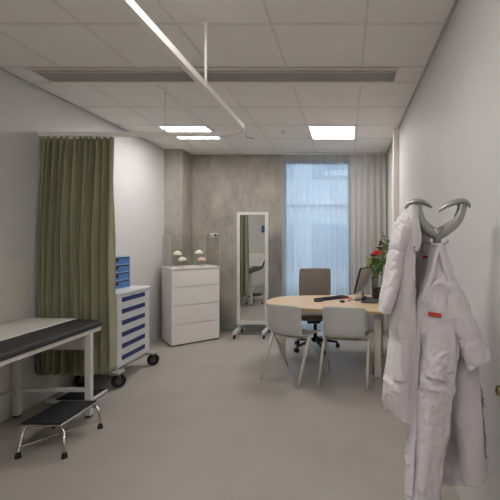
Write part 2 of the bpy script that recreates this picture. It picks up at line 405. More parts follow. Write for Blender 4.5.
# ------------------------------------------------------------------ examination table
t = thing('examination_table', 'dark-padded examination table with white legs and paper sheet by the left wall', 'examination table', (-2.44, 2.3, 0))
for x, y in ((-2.133, 3.10), (-2.728, 3.10), (-2.133, 1.50), (-2.728, 1.50)):
    l = MB().bb(x-.024, x+.024, y-.02, y+.02, .02, .70).build('leg', M['frame'], t, bevel=.004)
    MB().bb(x-.022, x+.022, y-.018, y+.018, 0, .022).build('foot_cap', M['castg'], l)
f = MB()
for x in (-2.745, -2.135): f.bb(x-.014, x+.014, 1.36, 3.235, .690, .722)
for y in (3.22, 2.3, 1.38): f.bb(-2.731, -2.149, y-.014, y+.014, .690, .722)
f.build('top_frame', M['frame'], t, bevel=.003)
MB().bb(-2.704, -2.157, 3.09, 3.11, .563, .689).build('end_panel', M['frame'], t)
MB().bb(-2.704, -2.157, 3.085, 3.115, .215, .242).build('crossbar', M['frame'], t)
MB().bb(-2.704, -2.157, 1.485, 1.515, .215, .242).build('crossbar', M['frame'], t)
MB().bb(-2.745, -2.716, 1.53, 3.07, .215, .242).build('side_bar', M['frame'], t)
prof = [(-2.765, .724), (-2.118, .724), (-2.104, .734), (-2.102, .756), (-2.116, .772), (-2.17, .782), (-2.30, .790), (-2.70, .790), (-2.762, .782)]
MB().loft([[Vector((x, 2.17, z)) for x, z in prof], [Vector((x, 3.21, z)) for x, z in prof], [Vector((x+(.01 if x < -2.4 else -.01), 3.243, .724+(z-.724)*.8)) for x, z in prof]]).build('mattress', M['mattress'], t, smooth=True, bevel=.006)
hp = []
for yy, zz in ((2.15, .0), (1.38, .31)):
    hp.append([Vector((x, yy-(z-.724)*.55*(1 if zz == 0 else 1), z+zz)) for x, z in prof])
MB().loft(hp).build('raised_backrest', M['mattress'], t, smooth=True, bevel=.006)
pr = [[Vector((x, y, .7935+.0015*noise.noise(Vector((x*9, y*7, 0))))) for x in [-2.758+.45*k/16 for k in range(17)]] for y in [2.17+1.06*j/30 for j in range(31)]]
MB().loft(pr, closed=False).build('paper_sheet', M['paper'], t, smooth=True, solid=.002)
pr = [[Vector((x, 2.10-.74*j,   .803+.297*j)) for x in (-2.758, -2.135)] for j in (0, 1)]
MB().loft(pr, closed=False).build('paper_sheet', M['paper'], t, solid=.002)

# ------------------------------------------------------------------ step stool
t = thing('step_stool', 'chrome-legged step stool with black rubber top in front of examination table', 'step stool', (-2.10, 2.75, 0))
x0, x1, y0, y1, z = -2.262, -1.968, 2.585, 2.965, .198
MB().bb(x0, x1, y0, y1, z-.022, z-.004).build('step_frame', M['chrome'], t, bevel=.006, bseg=3)
MB().bb(x0+.006, x1-.006, y0+.006, y1-.006, z-.004, z+.003).build('rubber_mat', M['rubber'], t, bevel=.002)
feet = []
for tx, ty, fx, fy in ((x0+.02, y0+.03, -2.215+.0, 2.525), (x1-.02, y0+.02, -1.903, 2.525), (x0+.02, y1-.02, -2.28, 2.93), (x1-.02, y1-.02, -1.925, 2.925)):
    p = spline([(tx+(.03 if tx < -2.1 else -.03), ty, z-.033), (tx*.55+fx*.45, ty*.6+fy*.4, z-.042), (fx*.9+tx*.1, fy*.9+ty*.1, z-.09), (fx, fy, .03)], 12)
    if tx < -2.1 and ty < 2.7: p = spline([(tx+.03, ty, z-.033), (tx+.004, ty-.01, z-.05), (tx-.008+.012, ty-.04, z-.1), (fx, fy, .03)], 12)
    l = MB().tube(p, .0105, seg=12).build('leg', M['chrome'], t, smooth=True)
    MB().lathe([(.0, 0), (.019, 0), (.018, .012), (.0135, .034), (.0, .035)], (fx, fy, 0)).build('rubber_foot', M['foot'], l, smooth=True)
    feet.append((fx, fy))
MB().cyl((feet[0][0]+.002, feet[0][1]+.01, .066), (feet[3][0], feet[3][1]-.01, .060), .006).build('cross_brace', M['chrome'], t)
MB().cyl((feet[1][0], feet[1][1]+.01, .076), (feet[2][0], feet[2][1]-.01, .070), .006).build('cross_brace', M['chrome'], t)

# ------------------------------------------------------------------ floor scale
t = thing('floor_scale', 'low white floor scale with black mat on the floor below the green curtain', 'scale', (-2.49, 3.47, 0))
MB().bb(-2.69, -2.29, 3.33, 3.60, .006, .038).build('scale_body', M['frame'], t, bevel=.012, bseg=3)
MB().bb(-2.60, -2.305, 3.345, 3.585, .038, .043).build('black_mat', M['rubber'], t)
MB().bb(-2.675, -2.615, 3.38, 3.55, .038, .046).build('display_housing', M['steel'], t, bevel=.004)

# ------------------------------------------------------------------ medical cart
CX0, CX1, CY0, CY1 = -2.73, -2.31, 3.74, 4.37
t = thing('medical_cart', 'white medical trolley with six navy drawer handles next to green curtain', 'cart', (-2.52, 4.05, 0))
MB().bb(CX0, CX1, CY0, CY1, .165, .895).build('body', M['cart'], t, bevel=.006)
MB().bb(CX0-.01, CX1+.018, CY0-.012, CY1+.012, .897, .935).build('worktop', M['cart'], t, bevel=.012, bseg=3)
MB().bb(CX0+.02, CX1-.02, CY0-.02, CY1+.02, .128, .163).build('base_bumper', M['plate'], t, bevel=.006, bseg=3)
for xx, yy in ((-2.29, CY0-.0), (-2.29, CY1+.02), (-2.66, CY0-.0), (-2.66, CY1+.02)):
    MB().bb(xx-.05, xx+.05, yy-.06, yy+.06, .130, .162).build('corner_bumper', M['plate'], t, bevel=.014, bseg=3)
MB().cyl((CX1+.001, 4.05, .882), (CX1+.014, 4.05, .882), .009).build('lock', M['steel'], t)
for k in range(6):
    zc = .833-k*.1185
    d = MB().bb(CX1, CX1+.010, CY0+.012, CY1-.012, zc-.056, zc+.054).build('drawer', M['cart'], t, bevel=.003)
    MB().bb(CX1+.010, CX1+.017, CY0+.09, CY1-.11, zc-.004, zc+.044).build('handle', M['navy'], d, bevel=.003)
for x, y in ((-2.275, 3.735), (-2.275, 4.40), (-2.66, 3.76), (-2.66, 4.36)):
    c = MB().box((x, y, .098), (.056, .05, .05)).cyl((x, y, .11), (x, y, .125), .02).build('caster', M['castg'], t, bevel=.006)
    rz = 2.2 if y < 4 else 2.0
    dx, dy = math.cos(rz)*.016, math.sin(rz)*.016
    MB().cyl((x-dx*1.4, y-dy*1.4, .064), (x+dx*1.4, y+dy*1.4, .064), .064, seg=28).build('wheel', M['foot'], c, bevel=.007)
    MB().cyl((x-dx*1.8, y-dy*1.8, .064), (x+dx*1.8, y+dy*1.8, .064), .030, seg=16).build('hub', M['castg'], c)
# blue drawer organiser
t = thing('drawer_organizer', 'small blue plastic drawer box with four trays on the medical trolley', 'drawer box', (-2.58, 4.02, .9355))
ox0, ox1, oy0, oy1, oz = -2.72, -2.465, 3.88, 4.25, .936
f = MB(); f.bb(ox0, ox1+.008, oy1-.012, oy1, oz, oz+.35); f.bb(ox0, ox1+.008, oy0, oy0+.012, oz, oz+.35); f.bb(ox0, ox0+.008, oy0+.012, oy1-.012, oz, oz+.35)
for k in range(5): f.bb(ox0+.008, ox1+.002, oy0+.012, oy1-.012, oz+k*.0845, oz+k*.0845+.010)
f.build('casing', M['paleblue'], t, bevel=.002)
for k in range(4):
    zz = oz+.012+k*.0845
    d = MB().bb(ox0+.01, ox1+.003, oy0+.014, oy1-.014, zz, zz+.058).build('tray', M['blue'], t, bevel=.003)
    MB().bb(ox1-.02, ox1, oy0+.014, oy1-.014, zz+.0585, zz+.070).build('tray_gap', M['slot'], d)
    MB().bb(ox1+.003, ox1+.012, 3.98, 4.03, zz+.03, zz+.056).build('handle', M['slot'], d)

# ------------------------------------------------------------------ chest of drawers
A40 = math.radians(40)
t = thing('chest_of_drawers', 'white chest of four handleless drawers angled in the corner', 'chest of drawers', (-2.40, 5.12, 0), A40)
W, D, H = .665, .495, 1.075
MB().bb(0, W, .004, D, .02, H-.022).build('body', M['cab'], t, world=False)
MB().bb(.01, W-.01, .02, D-.01, 0, .02).build('plinth', M['gap'], t, world=False)
MB().bb(-.006, W+.006, -.022, D, H-.022, H).build('top_board', M['cab'], t, world=False, bevel=.003)
for z0, z1 in ((.022, .290), (.296, .552), (.558, .812), (.818, H-.027)):
    MB().bb(.002, W-.002, -.016, .004, z0, z1-.004).build('drawer', M['cab'], t, world=False, bevel=.002)
wtc = wm(t)
# acrylic display cover
c = thing('display_case', 'clear acrylic display case on top of the white chest of drawers', 'display case', wtc @ Vector((W/2, D/2, H)), A40)
a, b, h = W/2-.01, D/2-.012, .465
for nm, x0, x1, y0, y1 in (('side_pane', -a, a, -b, -b+.005), ('side_pane', -a, a, b-.005, b), ('side_pane', -a, -a+.005, -b+.006, b-.006), ('side_pane', a-.005, a, -b+.006, b-.006)):
    MB().bb(x0, x1, y0, y1, .001, h).build(nm, M['acry'], c, world=False)
f = MB()
for sx in (-1, 1):
    for sy in (-1, 1): MB().box((sx*(a-.0015), sy*(b-.0015), h/2+.001), (.005, .005, h-.002)).build('corner_edge', M['edge'], c, world=False)
# domed models on little stands
spots = [(177.4, 253.5, 5.52, .085, .0, 'dome'), (182.3, 259.5, 5.30, .062, .0, 'dome'), (199, 252.5, 5.72, .085, .0, 'dome'), (202, 259.3, 5.50, .060, .0, 'domep')]
labs = ['ivory domed anatomical model on a stand, rear left inside the clear case', 'ivory domed anatomical model, front left inside the clear case',
        'ivory domed anatomical model on a stand, rear right inside the clear case', 'pinkish domed anatomical model, front right inside the clear case']
for (px, py, Y, _, _, mm), lab in zip(spots, labs):
    p = at(px, py, Y); zb = H
    d = thing('anatomical_model', lab, 'anatomical model', (p.x, p.y, zb), 0, 'domed models in the display case')
    hgt = p.z-zb; r = .062
    MB().lathe([(0, 0), (.035, 0), (.035, .006), (.006, .010), (.006, max(.012, hgt-.024)), (.0, max(.013, hgt-.023))], (0, 0, 0)).build('stand', M['acry'], d, world=False)
    MB().lathe([(0, 0), (r*.86, .0), (r, .008)]+[(r*math.cos(q*PI/16), .008+.052*math.sin(q*PI/16)) for q in range(1, 9)], (0, 0, max(.014, hgt-.022)), 28).build('dome', M[mm], d, smooth=True, world=False)
# wall outlet behind chest
o = thing('wall_socket', 'small white double wall socket on the concrete above the chest', 'wall socket', (-2.15, YB, 1.535))
MB().bb(-2.215, -2.085, YB-.012, YB, 1.50, 1.575).build('cover_plate', M['white'], o, bevel=.003)
MB().cyl((-2.12, YB-.012, 1.54), (-2.12, YB-.03, 1.54), .018).build('plug', M['blk'], o)

# ------------------------------------------------------------------ mirror
t = thing('standing_mirror', 'tall narrow white-framed mirror on caster feet against the concrete wall', 'mirror', (-1.445, 5.74, 0))
mx0, mx1, mz0, mz1, my = -1.682, -1.208, .17, 1.890, 5.72
f = MB()
f.bb(mx0, mx0+.046, my, my+.035, mz0, mz1).bb(mx1-.046, mx1, my, my+.035, mz0, mz1)
f.bb(mx0+.046, mx1-.046, my, my+.035, mz1-.046, mz1).bb(mx0+.046, mx1-.046, my, my+.035, mz0, mz0+.056)
f.build('frame', M['white'], t, bevel=.003)
MB().bb(mx0+.046, mx1-.046, my+.010, my+.014, mz0+.056, mz1-.046).build('mirror_glass', M['mirror'], t)
MB().bb(mx0+.046, mx1-.046, my+.015, my+.028, mz0+.056, mz1-.046).build('backing_board', M['cab'], t)
for x in (mx0+.02, mx1-.02):
    s = MB().bb(x-.022, x+.022, 5.50, 5.96, .070, .120).bb(x-.012, x+.012, 5.73, 5.75, .12, mz0+.03).build('foot', M['white'], t, bevel=.006)
    for y in (5.53, 5.93):
        cst = MB().cyl((x, y, .05), (x, y, .072), .012).build('caster', M['castg'], s)
        MB().cyl((x-.012, y, .028), (x+.012, y, .028), .028, seg=20).build('wheel', M['foot'], cst, bevel=.004)

# ------------------------------------------------------------------ desk
ZT = .74
ctl = [(-.955, 4.50), (-.90, 4.26), (-.68, 4.06), (-.387, 3.95), (-.05, 3.86), (.25, 3.80), (.47, 3.76), (.57, 3.84), (.59, 4.10), (.59, 4.70), (.55, 4.88), (.35, 4.925), (.14, 4.925), (-.3, 4.91), (-.62, 4.88), (-.86, 4.78)]
out = [(p.x, p.y) for p in spline([(x, y, 0) for x, y in ctl], 96, True)]
t = thing('desk', 'rounded oak-topped consulting desk with pale legs', 'desk', (-.15, 4.4, 0))
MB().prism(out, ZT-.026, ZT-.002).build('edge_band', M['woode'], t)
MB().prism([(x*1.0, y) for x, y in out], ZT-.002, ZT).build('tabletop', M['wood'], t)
for x, y in ((.33, 4.03), (-.80, 4.64), (.42, 4.74)):
    l = MB().bb(x-.035, x+.035, y-.035, y+.035, 0, .62).build('leg', M['legw'], t, bevel=.004)
    MB().bb(x-.045, x+.035, y-.035, y+.035, .622, ZT-.027).build('leg_bracket', M['steel'], l, bevel=.003)
MB().bb(-.70, .30, 4.60, 4.64, .66, .712).build('beam', M['steel'], t)
MB().bb(.345, .385, 4.07, 4.70, .66, .712).build('beam', M['steel'], t)

# ------------------------------------------------------------------ visitor chairs
def make_chair():
    t = thing('visitor_chair', '', 'chair')
    w = .215
    # shell profile (y forward, z up): top of back -> seat -> front lip
    pf = [(-.205, .797), (-.20, .72), (-.195, .62), (-.185, .545), (-.155, .485), (-.10, .458), (0, .448), (.12, .450), (.20, .452), (.225, .437)]
    pf2 = spline([(y, z, 0) for y, z in pf], 28)
    rings = []
    for i, p in enumerate(pf2):
        v = i/28; ww = w*(1+.03*math.cos(v*5)) if v < .5 else w*(1-.04*(v-.5))
        row = []
        for k in range(17):
            u = -1+2*k/16; curl = .028*abs(u)**3
            top = -.018*max(0, 1-v*9)*abs(u)**6
            if v < .42: row.append(Vector((u*ww, p.x+curl+.02*(1-u*u)*-.5, p.y+top)))
            else:
                b = min(1, (v-.42)/.15); row.append(Vector((u*ww, p.x+curl*(1-b)-.01*(1-u*u)*(1-b), p.y+curl*.7*b)))
        rings.append(row)
    MB().loft(rings, closed=False).build('seat_shell', M['shell'], t, smooth=True, world=False, solid=.009)
    f = MB()
    f.tube([(-.235, -.02, .425), (-.20, -.02, .432), (.20, -.02, .432), (.235, -.02, .425)], .010)
    f.box((0, -.02, .436), (.26, .16, .012)).build('underframe', M['chleg'], t, world=False)
    for sx in (-1, 1):
        MB().tube([(sx*.232, -.055, .445), (sx*.236, -.10, .36), (sx*.245, -.262, .004)], [.017, .0165, .0115], 12).build('leg', M['chleg'], t, smooth=True, world=False)
        MB().tube([(sx*.232, -.045, .445), (sx*.236, .01, .36), (sx*.245, .215, .004)], [.017, .0165, .0115], 12).build('leg', M['chleg'], t, smooth=True, world=False)
    return t
def look(o, x, y, fx, fy): o.location = (x, y, 0); o.rotation_euler.z = math.atan2(fy, fx)-PI/2
c1 = make_chair(); g = 'white shell visitor chairs at the desk'
c2 = copy_tree(c1)
look(c1, -.575, 4.05, .478, .878); look(c2, .004, 3.94, .198, .98)
tag(c1, 'white plastic shell chair at the rounded end of the desk, nearer the mirror', 'chair', g)
tag(c2, 'white plastic shell chair at the desk, nearer the hanging white coats', 'chair', g)

# ------------------------------------------------------------------ office chair
t = thing('office_chair', 'taupe high-backed swivel chair behind the desk, before the window', 'office chair', (-.43, 5.08, 0))
rows = []
for j, (z, y, w) in enumerate(((.50, 5.29, .205), (.56, 5.30, .215), (.75, 5.32, .222), (.92, 5.34, .225), (1.035, 5.365, .222), (1.058, 5.37, .205))):
    r = []
    for k in range(24):
        a = 2*PI*k/24; cx, sx = math.cos(a), math.sin(a)
        ex = math.copysign(abs(cx)**.45, cx)*w; ey = math.copysign(abs(sx)**.6, sx)*.028
        r.append(Vector((-.455+ex, y+ey-.035*(abs(ex)/w)**2, z)))
    rows.append(r)
MB().loft(rows).build('backrest', M['fab'], t, smooth=True, bevel=.006)
rows = []
for z, s in ((.415, .88), (.425, 1), (.468, 1.02), (.485, .93)):
    r = []
    for k in range(28):
        a = 2*PI*k/28; cx, sx = math.cos(a), math.sin(a)
        r.append(Vector((-.44+math.copysign(abs(cx)**.5, cx)*.235*s, 5.05+math.copysign(abs(sx)**.5, sx)*.225*s, z)))
    rows.append(r)
MB().loft(rows).build('seat', M['fab'], t, smooth=True)
MB().bb(-.53, -.35, 4.95, 5.16, .355, .413).build('tilt_mechanism', M['blk'], t, bevel=.01)
MB().tube([(-.44, 5.14, .385), (-.445, 5.27, .39), (-.452, 5.335, .45), (-.455, 5.345, .60)], .02, ell=1.0).build('back_bracket', M['blk'], t, smooth=True)
MB().cyl((-.43, 5.08, .10), (-.43, 5.08, .355), .026, .022).build('gas_column', M['blk'], t, smooth=True)
for k in range(5):
    a = math.radians(-70+72*k+4); d = Vector((math.cos(a), math.sin(a), 0)); c = Vector((-.43, 5.08, 0))
    sp = MB().tube([c+Vector((0, 0, .115)), c+d*.14+Vector((0, 0, .105)), c+d*.30+Vector((0, 0, .075))], [.028, .022, .016], 10, .8).build('base_spoke', M['blk'], t, smooth=True)
    n = Vector((-d.y, d.x, 0)); q = c+d*.305
    cs = MB()
    for s in (-1, 1): cs.cyl(q+n*s*.008+Vector((0, 0, .029)), q+n*s*.024+Vector((0, 0, .029)), .029, seg=18)
    cs.cyl(q+Vector((0, 0, .03)), q+Vector((0, 0, .07)), .008).build('caster', M['foot'], sp)
MB().tube([(-.33, 5.03, .39), (-.17, 5.00, .395), (-.15, 5.0, .40)], [.006, .006, .010]).build('lever', M['blk'], t, smooth=True)

# ------------------------------------------------------------------ things on the desk
t = thing('keyboard', 'slim black keyboard lying at an angle on the desk', 'keyboard', (-.19, 4.60, ZT+.0005), math.radians(38))
MB().box((0, 0, .010), (.44, .135, .016)).build('keyboard_body', M['blk'], t, world=False, bevel=.005)
f = MB()
for r in range(5):
    for k in range(14): f.box((-.20+k*.0305, -.05+r*.025, .0205), (.025, .020, .005))
f.build('keycaps', M['rubber'], t, world=False)
t = thing('black_pouch', 'small flat black pouch at the near end of the keyboard', 'pouch', (-.335, 4.41, ZT+.0005), .3)
MB().box((0, 0, .011), (.10, .055, .021)).build('pouch_body', M['blk'], t, world=False, bevel=.006)
t = thing('computer_mouse', 'black mouse lying between keyboard and monitor', 'mouse', (-.055, 4.36, ZT+.0005), .4)
MB().sph((0, 0, .0005), .03, (1, 1.7, .9)).build('mouse_shell', M['blk'], t, world=False, smooth=True)
for v in t.children[0].data.vertices: v.co.z = max(v.co.z, .0)
pts = [(.0, 4.40), (.04, 4.44), (.02, 4.50), (.07, 4.52), (.12, 4.47), (.17, 4.50)]
tag(MB().tube(spline([(x, y, ZT+.0045) for x, y in pts], 30), .0035).build('mouse_cable', M['blk'], smooth=True), 'thin dark cable curling across the desk beside the mouse', 'cable')
t = thing('marker_pen', 'red pen lying on the desk beside the black keyboard', 'pen', (.0, 4.62, ZT+.001), .35)
MB().cyl((-.055, 0, .007), (.045, 0, .007), .007).build('pen_barrel', M['red'], t, world=False, smooth=True)
MB().cyl((.045, 0, .007), (.072, 0, .007), .006, .004).build('pen_cap', M['red'], t, world=False, smooth=True)
# monitor
nb, fb, nt_, ft = at(353, 293.2, 4.45), at(363, 288.6, 4.80), at(359.5, 268, 4.45), at(371.5, 266.6, 4.80)
t = thing('monitor', 'flat monitor seen almost edge-on, tilted back on the desk', 'monitor', (.24, 4.62, ZT+.0005))
n = (fb-nb).cross(nt_-nb).normalized(); n = n if n.x < 0 else -n
def slab(k, ins, off0, off1):
    cs = [nb, fb, ft, nt_]; c = sum(cs, Vector())/4
    q = [c+(p-c)*ins for p in cs]
    return MB().loft([[p+n*off0 for p in q], [p+n*off1 for p in q]])
slab(0, 1.0, -.022, -.002).build('monitor_housing', M['blk'], t, bevel=.004)
slab(0, .93, -.0245, -.0222).build('rear_cover', M['screen'], t)
slab(0, .94, -.002, .0005).build('screen', M['screen'], t)
mc = (nb+fb+ft+nt_)/4-n*.022
mc = (nb+fb)/2*.8+(nt_+ft)/2*.2-n*.026
MB().tube([mc, mc-n*.02, Vector((mc.x+.02, mc.y, mc.z-.06)), Vector((mc.x+.01, mc.y, ZT+.014))], [.014, .013, .011, .013]).build('stand_arm', M['steel'], t, smooth=True)
MB().bb(mc.x-.08, mc.x+.09, mc.y-.10, mc.y+.10, ZT+.001, ZT+.014).build('stand_base', M['steel'], t, bevel=.004)
# letter tray
t = thing('letter_tray', 'black stacked wire letter tray beside the flower vase', 'letter tray', (.43, 4.62, ZT+.0005))
f = MB()
for k in range(4):
    z = ZT+.012+k*.038
    tr = MB().bb(.33, .53, 4.50, 4.74, z, z+.003).bb(.33, .334, 4.50, 4.74, z+.003, z+.018).bb(.334, .53, 4.50, 4.504, z+.003, z+.018).bb(.526, .53, 4.504, 4.74, z+.003, z+.018).build('tray', M['blk'], t)
for x, y in ((.326, 4.496), (.534, 4.496), (.326, 4.744), (.534, 4.744)): f.cyl((x, y, ZT+.001), (x, y, ZT+.15), .005)
f.build('tray_posts', M['blk'], t)
t = thing('desk_phone', 'dark grey desk telephone in front of the letter tray', 'telephone', (.27, 4.34, ZT+.0005), -.25)
MB().box((0, 0, .020), (.19, .13, .020), rx=.12).build('phone_body', M['castg'], t, world=False, bevel=.006)
MB().tube([(-.075, -.06, .045), (-.075, -.035, .052), (-.075, .035, .056), (-.075, .055, .050)], [.018, .012, .012, .018]).build('handset', M['blk'], t, world=False, smooth=True)
# vase with flowers
V = Vector((.395, 4.80, 0))
V = Vector((.355, 4.83, 0))
t = thing('flower_vase', 'dark vase with red, purple and yellow-green flowers on the desk', 'vase with flowers', (V.x, V.y, ZT+.0005))
MB().lathe([(0, 0), (.038, 0), (.042, .01), (.038, .08), (.045, .16), (.052, .24), (.047, .24), (.040, .16), (.033, .08), (0, .03)], (0, 0, 0), 28).build('vase', M['vase'], t, smooth=True, world=False)
rnd = random.Random(11)
def stem(top, name='stem', m='leaf', r=.0025):
    b = Vector((V.x+rnd.uniform(-.015, .015), V.y+rnd.uniform(-.015, .015), ZT+.05))
    mid = (b+top)/2+Vector((0, 0, .03)); mid.x = b.x*.65+top.x*.35; mid.y = b.y*.65+top.y*.35
    return MB().tube(spline([b, mid, top], 10), r, 6).build(name, M[m], t, smooth=True)
def blob(mb, c, r, n, sz, flat=1):
    for _ in range(n):
        d = Vector((rnd.gauss(0, 1), rnd.gauss(0, 1), rnd.gauss(0, 1)*flat)).normalized()*r*rnd.uniform(.5, 1)
        p = c+d; mb.sph(p, sz*rnd.uniform(.6, 1.2), (rnd.uniform(.6, 1.3), rnd.uniform(.6, 1.3), rnd.uniform(.5, 1)), 6)
def petals(mb, c, r, n, up):
    for k in range(n):
        a = 2*PI*k/n+rnd.uniform(-.2, .2); d = Vector((math.cos(a), math.sin(a), up)); s = Vector((-math.sin(a), math.cos(a), 0))
        p = [c, c+d*r*.55+s*r*.28, c+d*r, c+d*r*.55-s*r*.28]
        v = [mb.bm.verts.new(q+Vector((0, 0, .004*i))) for i, q in enumerate(p)]
        mb.bm.faces.new(v)
for k, (px, py, Y, kind) in enumerate([(377, 255, 4.74, 'red'), (383.5, 236, 4.80, 'glad'), (380, 243, 4.83, 'dark'), (370, 262.5, 4.80, 'yel'), (371.5, 239.5, 4.86, 'twig'),
                                     (384, 252, 4.85, 'leaf'), (376, 268, 4.78, 'leaf'), (372, 270, 4.80, 'leaf'), (381, 264, 4.80, 'leaf'), (386, 262, 4.85, 'leaf'), (368, 266, 4.85, 'yel'), (386, 245, 4.9, 'leaf'), (374, 262, 4.82, 'leaf'), (378, 262, 4.76, 'leaf'), (380, 272, 4.80, 'leaf'), (373, 255, 4.86, 'dark'), (367.5, 259, 4.82, 'yel')]):
    p = at(px, py, Y)
    if kind == 'red':
        s = stem(p); mb = MB(); petals(mb, p, .085, 20, .10); petals(mb, p+Vector((0, 0, .008)), .07, 16, .35); petals(mb, p+Vector((0, 0, .014)), .045, 10, .8); mb.sph(p, .014); mb.build('red_flower', M['petal'], s, solid=.003)
    elif kind == 'glad':
        s = stem(at(px, 232, Y)); mb = MB()
        for q in range(9): blob(mb, at(px+rnd.uniform(-1, 1), 233+q*3.4, Y), .010+.0022*q, 4, .013)
        mb.build('green_spike', M['leaf'], s, smooth=True)
    elif kind == 'dark':
        s = stem(p); mb = MB(); blob(mb, p, .03, 14, .016); blob(mb, p-Vector((0, 0, .06)), .03, 10, .016); mb.build('dark_red_flower', M['dpetal'], s, smooth=True)
    elif kind == 'yel':
        s = stem(p); mb = MB(); blob(mb, p, .032, 20, .013); mb.build('yellow_green_flower', M['ygreen'], s, smooth=True)
    elif kind == 'twig':
        s = stem(p); mb = MB(); blob(mb, p, .02, 8, .010); blob(mb, at(372.5, 247, 4.86), .015, 5, .008); mb.build('bud', M['ygreen'], s, smooth=True)
    else:
        s = stem(p); mb = MB()
        for q in range(16):
            c = p+Vector((rnd.gauss(0, .028), rnd.gauss(0, .02), rnd.gauss(0, .035))); a = rnd.uniform(0, 2*PI)
            d = Vector((math.cos(a)*.7, math.sin(a)*.5, rnd.uniform(.1, .9))).normalized()*.055; w = d.cross(Vector((.3, 1, .2))).normalized()*.013
            v = [mb.bm.verts.new(x) for x in (c, c+d*.45+w, c+d, c+d*.45-w)]; mb.bm.faces.new(v)
        mb.build('leaves', M['leaf'], s, solid=.0015)

# ------------------------------------------------------------------ coat stand
SX, SY = .386, 1.60
t = thing('coat_stand', 'grey metal coat stand with curved horn arms by the right wall', 'coat stand', (SX, SY, 0))
MB().cyl((SX, SY, .02), (SX, SY, 1.50), .016, seg=20).build('pole', M['alu'], t, smooth=True)
MB().lathe([(0, 0), (.19, 0), (.19, .010), (.17, .018), (.03, .026), (.018, .06), (0, .06)], (SX, SY, 0), 40).build('base', M['alu'], t, smooth=True)
f = MB().tube([at(437, 246, SY), at(437, 236, SY), at(437.3, 228, SY)], [.017, .019, .024], 16); f.build('hub', M['alu'], t, smooth=True)
def arm(px, dy):
    p = [at(x, y, SY)+Vector((0, d, 0)) for x, y, d in px]
    return spline(p, 16)
for nm, pts, capc in (('left', [(438, 234.5, 0), (430, 231, 0), (421.5, 223, 0), (417.5, 212, 0), (417, 203, 0)], [(404.8, 208.5, -.0), (409, 204.3, 0), (415.5, 201.8, 0), (423, 202.6, 0), (432.5, 207.8, 0)]),
                  ('right', [(436, 234.5, 0), (444.5, 231, 0), (455, 222.5, 0), (461, 212, 0), (462, 203.5, 0)], [(438.5, 211.5, 0), (444, 207.2, 0), (452, 203.2, 0), (461, 201.2, 0), (467, 203.0, 0), (470.3, 207.5, 0)])):
    p = arm(pts, 0); n = len(p)
    a = MB().tube(p, [.026-.006*i/n for i in range(n)], 16, [.8]*n).build('upper_arm', M['alu'], t, smooth=True)
    c = spline([at(x, y, SY) for x, y, d in capc], 18); m = len(c)
    MB().tube(c, [.003+.0095*math.sin(PI*i/(m-1))**.7 for i in range(m)], 16, [1+1.8*math.sin(PI*i/(m-1))**.6 for i in range(m)]).build('arm_tip', M['alu'], a, smooth=True)
for pts in ([(437, 246, 0), (431, 244.5, -.01), (425, 241, -.02)], [(437, 246, 0), (443, 244.2, -.01), (447.5, 240.2, -.015)], [(437, 247, 0), (438, 245, .05), (438.5, 241, .07)]):
    p = [at(x, y, SY)+Vector((0, d, 0)) for x, y, d in pts]
    MB().tube(spline(p, 8), [.010-.0006*i for i in range(9)], 12, 1.6).build('lower_hook', M['alu'], t, smooth=True)

# ------------------------------------------------------------------ coats
def P(row): return [at(*q) for q in row]
t = thing('lab_coat', 'white short-sleeved lab coat hanging on the left arm of the stand, rounded hem', 'coat', (.24, 1.57, .75), 0, None)
rows = [P([(416, 208, 1.55), (411, 205.5, 1.55), (407, 208, 1.57), (408, 207, 1.62), (414, 207, 1.635), (420, 210, 1.63)]),
        P([(416, 222, 1.535), (406, 222, 1.52), (397, 223, 1.56), (402, 222, 1.645), (416, 222, 1.655), (428, 224, 1.64)]),
        P([(416, 245, 1.51), (405, 245, 1.50), (393, 245, 1.56), (400, 245, 1.67), (418, 245, 1.675), (430.5, 238, 1.66)]),
        P([(415.5, 275, 1.50), (404, 275, 1.49), (392, 275, 1.56), (400, 275, 1.70), (417, 275, 1.70), (427, 268, 1.67)]),
        P([(416.5, 312, 1.50), (404, 312, 1.485), (391, 314, 1.55), (398, 312, 1.72), (414, 312, 1.71), (420, 305, 1.68)]),
        P([(416, 342, 1.50), (404, 342, 1.48), (391, 341, 1.55), (398, 342, 1.72), (412, 342, 1.71), (418, 342, 1.68)]),
        P([(414, 372, 1.50), (402, 372, 1.475), (387, 370, 1.545), (395, 372, 1.72), (410, 372, 1.71), (416, 372, 1.68)]),
        P([(412.5, 398, 1.50), (401, 398, 1.47), (384.8, 392, 1.54), (392, 395, 1.71), (408, 398, 1.71), (414, 398, 1.68)]),
        P([(412, 424, 1.50), (401, 421, 1.48), (388.5, 410, 1.54), (393, 410, 1.69), (406, 420, 1.71), (413, 424, 1.68)])]
MB().loft(cloth(rows, 90, 150, .010, 22, 1, vstretch=.22, ridge=.012), closed=False).build('coat_body', M['coat'], t, smooth=True, solid=.003)
rows = [P([(402, 214, 1.54), (406, 216, 1.515), (411, 218, 1.52), (405, 216, 1.56)]),
        P([(394, 228, 1.53), (401, 232, 1.480), (409, 234, 1.50), (401, 230, 1.56)]),
        P([(387.5, 252, 1.53), (396, 256, 1.462), (405, 258, 1.485), (396, 255, 1.57)]),
        P([(382, 280, 1.53), (391, 283, 1.455), (400, 285, 1.475), (392, 282, 1.575)]),
        P([(378.5, 300, 1.53), (386, 303, 1.455), (394.5, 304, 1.475), (387, 301, 1.575)]),
        P([(377, 310, 1.53), (383, 313.5, 1.46), (391, 314.5, 1.475), (384, 311, 1.575)])]
MB().loft(cloth(rows, 60, 90, .004, 18, 2, True, vstretch=.3, ridge=.009), cap=False).build('sleeve', M['coat'], t, smooth=True, solid=.003)
